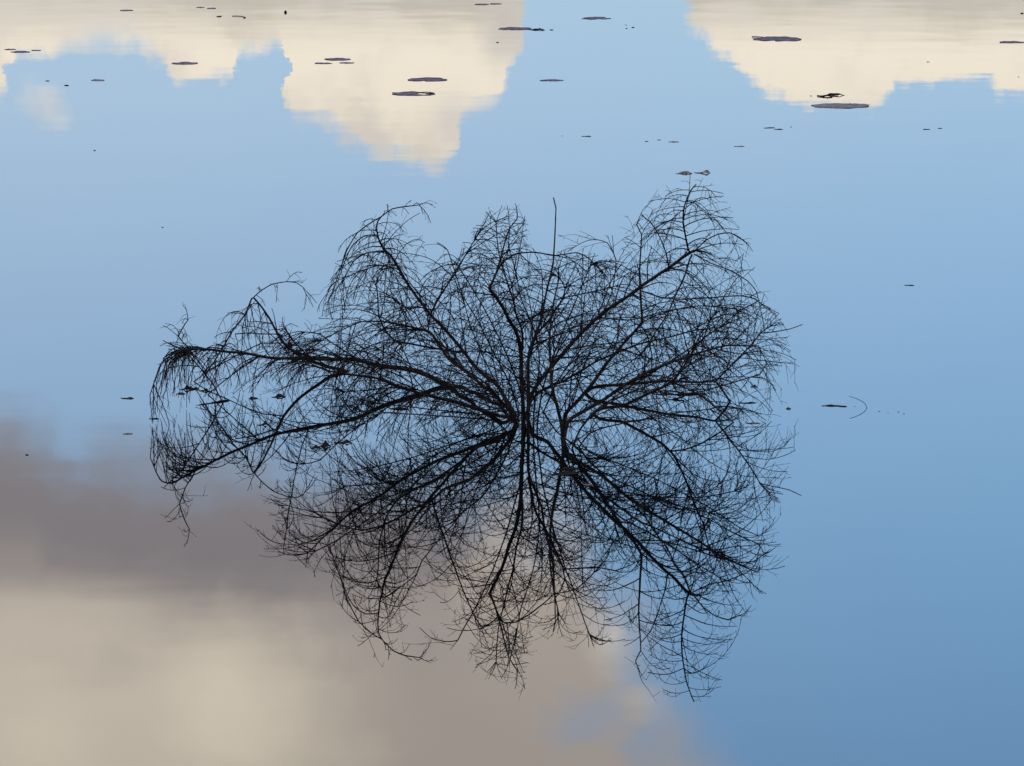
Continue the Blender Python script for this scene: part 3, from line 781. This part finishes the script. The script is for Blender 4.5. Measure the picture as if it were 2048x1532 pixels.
def leaf(name, x, y, w_, mat, seed, wide=0.42, arch=0.22, fold=0.25, turn=None, stalk=True, tip_up=0.0):
    """a curled dead leaf lying on the water, with its stalk"""
    r_ = random.Random(seed)
    L = w_ * local_scale(y)
    n, m_ = 16, 5
    V2, F_ = [], []
    for side in (0, 1):
        for i in range(n + 1):
            s_ = i / n
            half = wide * L * 0.5 * math.sin(math.pi * min(1, s_ ** 0.8)) ** 0.8 + 0.0015
            half *= 1 + 0.3 * math.sin(s_ * 17 + seed * 2.1) * math.sin(s_ * 7 + seed)
            for j in range(m_ + 1):
                t_ = j / m_ * 2 - 1
                xx = (s_ - 0.5) * L
                yy = t_ * half + 0.08 * L * math.sin(s_ * 3 + seed)
                pk = 0.25 + 0.5 * ((seed * 0.37) % 1.0)                  # where along the leaf it stands highest
                hump = math.exp(-((s_ - pk) / 0.24) ** 2) + 0.55 * math.exp(-((s_ - (1.05 - pk * 0.6)) / 0.13) ** 2)
                crisp = 0.75 + 0.9 * mnoise.noise(Vector((s_ * 5.0, t_ * 1.4, seed * 1.7)))
                zz = 0.0012 + 0.55 * arch * L * hump * max(0.0, crisp) * (0.25 + 0.75 * (t_ * 0.5 + 0.5)) * min(1.0, 5 * s_, 5 * (1 - s_)) \
                    + 0.2 * fold * half * max(0.0, t_) * s_
                V2.append(Vector((xx, yy, zz - side * 0.0012)))
    W = m_ + 1
    N = (n + 1) * W
    for i in range(n):
        for j in range(m_):
            a = i * W + j
            F_.append((a, a + W, a + W + 1, a + 1))
            F_.append((a + N, a + 1 + N, a + W + 1 + N, a + W + N))
    for i in range(n):
        F_.append((i * W, i * W + N, (i + 1) * W + N, (i + 1) * W))
        F_.append((i * W + m_, (i + 1) * W + m_, (i + 1) * W + m_ + N, i * W + m_ + N))
    o = mesh_obj(name, V2, F_, mat)
    o.location = at_water(x, y)
    o.rotation_euler = (0, 0, r_.uniform(-0.5, 0.5) if turn is None else turn)
    if stalk and w_ > 14:
        V3, F3 = [], []
        tube(V3, F3, [Vector((-L * 0.5, 0.08 * L * math.sin(seed), 0.0012)), Vector((-L * 0.58, 0.05 * L, 0.001)), Vector((-L * 0.66, 0.12 * L, 0.0006))], [0.0011, 0.0009, 0.0008], 4)
        mesh_obj('stalk', V3, F3, mat, o)
    return o


def stick(name, trace, mat, knots=True):
    """a bit of dead twig; trace of x, y, mirror-line y, thickness px"""
    P = [above(x, y, f) for x, y, f, w_ in trace]
    sc = local_scale(trace[0][2])
    pts, rs = smooth_line(P, [w_ * sc * 0.5 for x, y, f, w_ in trace], 0.012)
    pts = [p + mnoise.noise_vector(p * 20) * 0.0015 for p in pts]
    o0 = Vector((pts[0].x, pts[0].y, 0))
    V2, F_ = [], []
    tube(V2, F_, [p - o0 for p in pts], rs, 6)
    if knots:
        for i in range(2, len(pts) - 1, 3):
            bud(V2, F_, pts[i] - o0, Vector((R.uniform(-1, 1), R.uniform(-1, 1), 0.6)), rs[i] * 0.9, rs[i] * 3)
    o = mesh_obj(name, V2, F_, mat)
    o.location = o0
    return o


def seed_bit(name, x, y, w_, mat, tall=0.6):
    """a floating seed husk: two lumpy halves, half sunk"""
    L = 0.8 * w_ * local_scale(y)
    tall *= 0.6 if tall < 1 else 0.9
    V2, F_ = [], []
    n, m_ = 7, 8
    for i in range(n):
        s_ = i / (n - 1)
        rr_ = math.sin(math.pi * (0.06 + 0.88 * s_)) * L * 0.3
        for k in range(m_):
            a = 2 * math.pi * k / m_
            lump = 1 + 0.25 * mnoise.noise(Vector((s_ * 4, math.cos(a) * 2, math.sin(a) * 2 + x)))
            V2.append(Vector(((s_ - 0.5) * L, math.cos(a) * rr_ * lump, math.sin(a) * rr_ * lump * tall * 1.6 + 0.1 * L * tall)))
    for i in range(n - 1):
        for k in range(m_):
            k2 = (k + 1) % m_
            F_.append((i * m_ + k, i * m_ + k2, (i + 1) * m_ + k2, (i + 1) * m_ + k))
    F_.append(tuple(range(m_))[::-1]); F_.append(tuple((n - 1) * m_ + k for k in range(m_)))
    o = mesh_obj(name, V2, F_, mat)
    o.location = at_water(x, y)
    return o


GP = 'lily pads floating on the far water'
GL = 'dead leaves floating on the water'
GT = 'bits of dead twig in the water'
GS = 'seed husks floating on the water'
PADS = [
 # x, y, width px, material, options, label
 (20, 99, 22, PAD, dict(rag=.2), 'small ragged pad, leftmost of the three pads at the left edge'),
 (42, 104, 36, PAD, dict(rag=.16), 'longest and nearest of the three dark pads at the left edge'),
 (72, 101, 18, PAD, dict(rag=.2), 'small pad, rightmost of the three pads at the left edge'),
 (253, 21, 26, PAD, dict(), 'thin dark pad alone near the top edge, left part of the photo'),
 (401, 15, 16, PAD, dict(), 'left one of two tiny touching pads near the top edge, left of centre'),
 (423, 17, 18, PAD, dict(curl=.2), 'right one of two tiny touching pads near the top edge, left of centre'),
 (369, 127, 52, PAD, dict(rag=.06), 'whole dark oval pad alone below the left cloud edge'),
 (195, 161, 26, PADPALE, dict(rag=.2, curl=.25), 'pale brown ragged pad beside two tiny specks on the blue at left'),
 (675, 119, 52, PAD, dict(rag=.12), 'largest and farthest of the pad trio in front of the large bright cloud reflection'),
 (646, 127, 32, PAD, dict(rag=.2, squash=.6), 'thin sliver, left one of the pad trio in front of the large bright cloud reflection'),
 (692, 126, 28, PADPALE, dict(rag=.25, squash=.8), 'torn pale pad, right one of the pad trio on the bright cloud reflection'),
 (854, 160, 78, PAD, dict(rag=.1), 'broad dark pad with frayed rim, the farther of two on the bright cloud reflection'),
 (828, 188, 88, PAD, dict(rag=.08, hole=(0, 2, 5.3, 2.1)), 'torn pad with a hole in it, the nearer of two on the bright cloud reflection'),
 (962, 9, 28, PAD, dict(rag=.15), 'left one of two slim pads at the very top edge, centre of the photo'),
 (991, 8, 24, PAD, dict(rag=.15), 'right one of two slim pads at the very top edge, centre of the photo'),
 (1030, 58, 64, PAD, dict(rag=.12, curl=.12), 'long tilted dark pad on the right edge of the bright cloud reflection'),
 (1193, 37, 52, PAD, dict(rag=.2, hole=(2, 3, 2.0, 1.2)), 'torn pad alone on the blue strip near the top edge'),
 (1103, 161, 45, PAD, dict(rag=.22, squash=.6), 'thin folded pad alone on the blue strip right of the bright cloud reflection'),
 (1557, 79, 94, PAD, dict(rag=.1, curl=.16), 'thick dark pad with lifted rim on the right-hand cloud reflection'),
 (1680, 212, 114, PADPALE, dict(rag=.07, curl=.06), 'largest pad, pale and round, with a dark fold at its right end'),
 (2026, 85, 50, PAD, dict(rag=.25, squash=.5, curl=.2), 'thin curved pad cut by the right edge of the photo'),
]
for i, (x, y, w_, mat, kw, lab) in enumerate(PADS):
    tag(pad('lily_pad', x, y, w_, mat, i + 3, **kw), lab, 'lily pad', GP)
for x, y, tr in ((1536, 74, [(1504, 73, 74.5, 2.2), (1514, 73, 74.5, 2), (1527, 74, 75, 2)]),):
    tag(stick('pad_stalk', tr, PAD, False), 'thin stalk trailing left of the thick dark pad on the right-hand cloud', 'stalk', GT)

LEAVES = [
 (1074, 60, 36, DEAD, dict(arch=.14, fold=.5, wide=.6), 'crumpled dark leaf touching the right end of the long tilted pad'),
 (1667, 191, 44, DEAD, dict(arch=.22, fold=.6, wide=.5, turn=0.3), 'crumpled dark leaf with a long tail just behind the largest pale pad'),
 (1716, 209, 34, DEAD, dict(arch=.08, fold=.3, wide=.4, turn=0.1, stalk=False), 'dark curled strip lying on the right end of the largest pale pad'),
 (1371, 347, 30, TAN, dict(arch=.28, fold=.3, wide=.9, turn=.35), 'tan curled leaf, left of the pair above the tallest right branch'),
 (1406, 346, 30, TAN, dict(arch=.26, fold=.2, wide=.8, turn=-.3), 'darker curled leaf, right of the pair above the tallest right branch'),
 (1541, 256, 20, DEAD, dict(arch=.05), 'flat dark sliver left of a second one below the right-hand cloud'),
 (1558, 259, 16, DEAD, dict(arch=.1), 'short dark leaf touching the flat sliver below the right-hand cloud'),
 (1174, 273, 18, DEAD, dict(arch=.06, wide=.3), 'small slim leaf on the blue water above the tall upright twig'),
 (1349, 284, 18, TAN, dict(arch=.1), 'small pale leaf, rightmost of a faint row above the tallest right branch'),
 (1480, 293, 18, TAN, dict(arch=.05, wide=.3), 'faint slim leaf between the tan leaf pair and the right-hand cloud'),
 (1853, 259, 14, DEAD, dict(arch=.08), 'small dark leaf under the cloud near the right edge'),
 (1880, 257, 9, DEAD, dict(arch=.1), 'tiny leaf bit just right of the small dark leaf near the right edge'),
 (1820, 571, 17, DEAD, dict(arch=.06, wide=.3), 'lone dark sliver on open blue water far right of the shrub'),
 (1666, 812, 34, DEAD, dict(arch=.10, wide=.35, turn=0.05), 'long slim leaf floating right of the shrub beside the arched twig'),
 (1685, 813, 20, DEAD, dict(arch=.10, wide=.4, turn=-0.4), 'short leaf end lying across the slim leaf right of the shrub'),
 (256, 797, 24, DEAD, dict(arch=.12, wide=.4, turn=-0.2), 'dark leaf with raised stalk on open water left of the shrub'),
 (257, 868, 17, TAN, dict(arch=.12, wide=.4), 'pale narrow leaf below the dark one left of the shrub'),
 (309, 838, 18, DEAD, dict(arch=.12), 'small leaf caught in the hanging twigs at the left end of the shrub'),
 (382, 779, 34, DEAD, dict(arch=.4, fold=.6, wide=.8), 'dark crumpled leaf standing up in the left end of the shrub'),
 (363, 788, 16, DEAD, dict(arch=.3, wide=.6), 'small leaf left of the crumpled one in the left end of the shrub'),
 (408, 782, 20, DEAD, dict(arch=.3, wide=.6), 'small leaf right of the crumpled one in the left end of the shrub'),
 (508, 797, 17, DEAD, dict(arch=.35, wide=.7), 'dark leaf below the long left stem, above the floating stick end'),
 (560, 794, 26, DEAD, dict(arch=.3, wide=.7), 'dark leaf tangled under the pointed left branch'),
 (528, 850, 20, DEAD, dict(arch=.4, wide=.7), 'dark leaf among fine twigs over the mirrored left stem'),
 (632, 897, 17, DEAD, dict(arch=.55, fold=.5, wide=.9), 'left one of two upright dark leaves below the mirrored left stem'),
 (652, 893, 22, DEAD, dict(arch=.6, fold=.5, wide=.9, turn=.4), 'right one of two upright dark leaves below the mirrored left stem'),
 (690, 886, 28, DEAD, dict(arch=.25, fold=.4, wide=.7), 'flat dark leaf right of the two upright ones'),
 (800, 818, 40, DEAD, dict(arch=.12, fold=.4, wide=.5), 'long dark leaf lying between the two left stems in the tangle'),
 (1132, 948, 56, DEAD, dict(arch=.08, fold=.4, wide=.6, turn=.12), 'largest dark leaf heap under the middle of the shrub'),
 (1140, 938, 40, DEAD, dict(arch=.07, fold=.6, wide=.5, turn=-.1), 'dark leaf lying on the back of the largest leaf heap'),
 (1177, 970, 18, TAN, dict(arch=.10, wide=.6), 'pale leaf shape standing in for reflected light just right of the largest dark leaf heap'),  # leaf shape added for a pale patch of reflected light on the water
 (1369, 757, 18, DEAD, dict(arch=.3, wide=.7), 'dark leaf above the level right stem near its forks'),
 (1372, 789, 30, DEAD, dict(arch=.14, wide=.5), 'dark leaf lying on the short stick at right of the shrub'),
 (1508, 774, 14, DEAD, dict(arch=.5, wide=.7), 'small leaf standing up outside the right fork of the shrub'),
 (1497, 806, 32, DEAD, dict(arch=.10, wide=.3), 'slim dark leaf floating just right of the dipping right fork'),
 (1508, 847, 24, TAN, dict(arch=.10, wide=.3), 'slim pale leaf floating lowest at the right side of the shrub'),
 (1577, 818, 11, DEAD, dict(arch=.4, wide=.7), 'tiny upright leaf at the far right twig tips'),
]
for i, (x, y, w_, mat, kw, lab) in enumerate(LEAVES):
    tag(leaf('floating_leaf', x, y, w_, mat, i + 1, **kw), lab, 'leaf', GL)

STICKS = [
 ([(438 - 5, 33, 33.4, 1.4), (438, 32.6, 33.4, 1.6), (443, 32, 32.6, 1.4)], 'tiny dark twig bit left of the thin bent twig near the top edge'),
 ([(464, 32, 32.6, 1.1), (474, 31.6, 32.6, 1.2), (484, 32.6, 33.4, 1.2), (491, 34.6, 35.2, 1.1), (487, 37, 37.6, 1)], 'thin bent twig near the top edge on the left cloud reflection'),
 ([(1634, 190.5, 192, 2), (1646, 193, 194, 2.6), (1658, 190, 192.5, 2.8), (1664, 188, 191.5, 2.6)], 'dark tail of twig joined to the crumpled leaf behind the largest pad'),
 ([(1699, 793, 815, 1), (1710, 796, 815, 1.1), (1721, 801, 815, 1.3), (1730, 807, 815, 1.4), (1734, 815, 815.5, 1.4), (1735, 824, 817, 1.4)], 'thin arched twig rising from open water right of the shrub, making a half ring'),
 ([(392, 812, 811, 3), (405, 809, 809, 3.4), (425, 806, 806, 3.6), (445, 802, 803, 3.4), (458, 800, 801, 2.4)], 'short thick stick floating flat in the left end of the shrub'),
 ([(1322, 781, 784, 2.4), (1345, 783, 786, 2.8), (1372, 787, 789, 3), (1395, 788, 789, 2.6), (1412, 787, 788, 2)], 'short stick floating flat under the level right stem'),
 ([(1335, 802, 800, 3.4), (1352, 797, 799, 4), (1368, 793, 797, 3)], 'stub of twig propped below the short flat stick at right'),
]
for tr, lab in STICKS:
    tag(stick('floating_twig', tr, TWIG), lab, 'twig', GT)

SEEDS = [
 (571, 25, 7, 1.6, 'upright dark seed head standing near the top edge, left of centre'),
 (95, 162, 11, .4, 'faint speck left of two others on the blue at left'),
 (133, 171, 12, .5, 'dark speck between the faint one and the pale ragged pad'),
 (189, 301, 6, .8, 'lone dark speck on blue water below the pale ragged pad'),
 (1103, 60, 10, .5, 'small speck right of the crumpled leaf beside the long tilted pad'),
 (995, 85, 8, .6, 'lone speck below the long tilted pad on the cloud edge'),
 (1253, 57, 6, .6, 'left lower of three specks on the blue strip near the top'),
 (1252, 50, 5, .6, 'topmost of three specks on the blue strip near the top'),
 (1266, 55, 8, .6, 'right and darkest of three specks on the blue strip near the top'),
 (1124, 272, 5, .4, 'speck left of the slim leaf above the tall upright twig'),
 (1293, 283, 10, .35, 'left one of two faint specks in the row left of the small pale leaf'),
 (1318, 280, 10, .35, 'right one of two faint specks in the row left of the small pale leaf'),
 (1582, 254, 5, .6, 'speck right of the two dark slivers below the right-hand cloud'),
 (1622, 192, 6, .6, 'speck at the left of the crumpled leaf behind the largest pad'),
 (1856, 124, 9, .35, 'faint speck on the right-hand cloud reflection'),
 (2037, 154, 5, .6, 'speck on the cloud edge at the right border'),
 (2044, 27, 9, .7, 'speck cut by the right border near the top'),
 (325, 455, 5, .9, 'tiny insect-like speck in the middle of a faint ripple ring'),
 (54, 910, 9, .7, 'dark speck alone at the lower left beside the grey cloud reflection'),
 (1709, 813, 4, .5, 'speck between the slim leaf and the arched twig'),
 (1758, 823, 5, .6, 'first speck right of the arched twig'),
 (1776, 826, 4, .5, 'second speck right of the arched twig'),
 (1797, 824, 5, .6, 'third speck right of the arched twig'),
 (1808, 828, 5, .6, 'fourth and last speck right of the arched twig'),
]
for x, y, w_, tl, lab in SEEDS:
    tag(seed_bit('seed_husk', x, y, w_, DEAD, tl), lab, 'seed', GS)
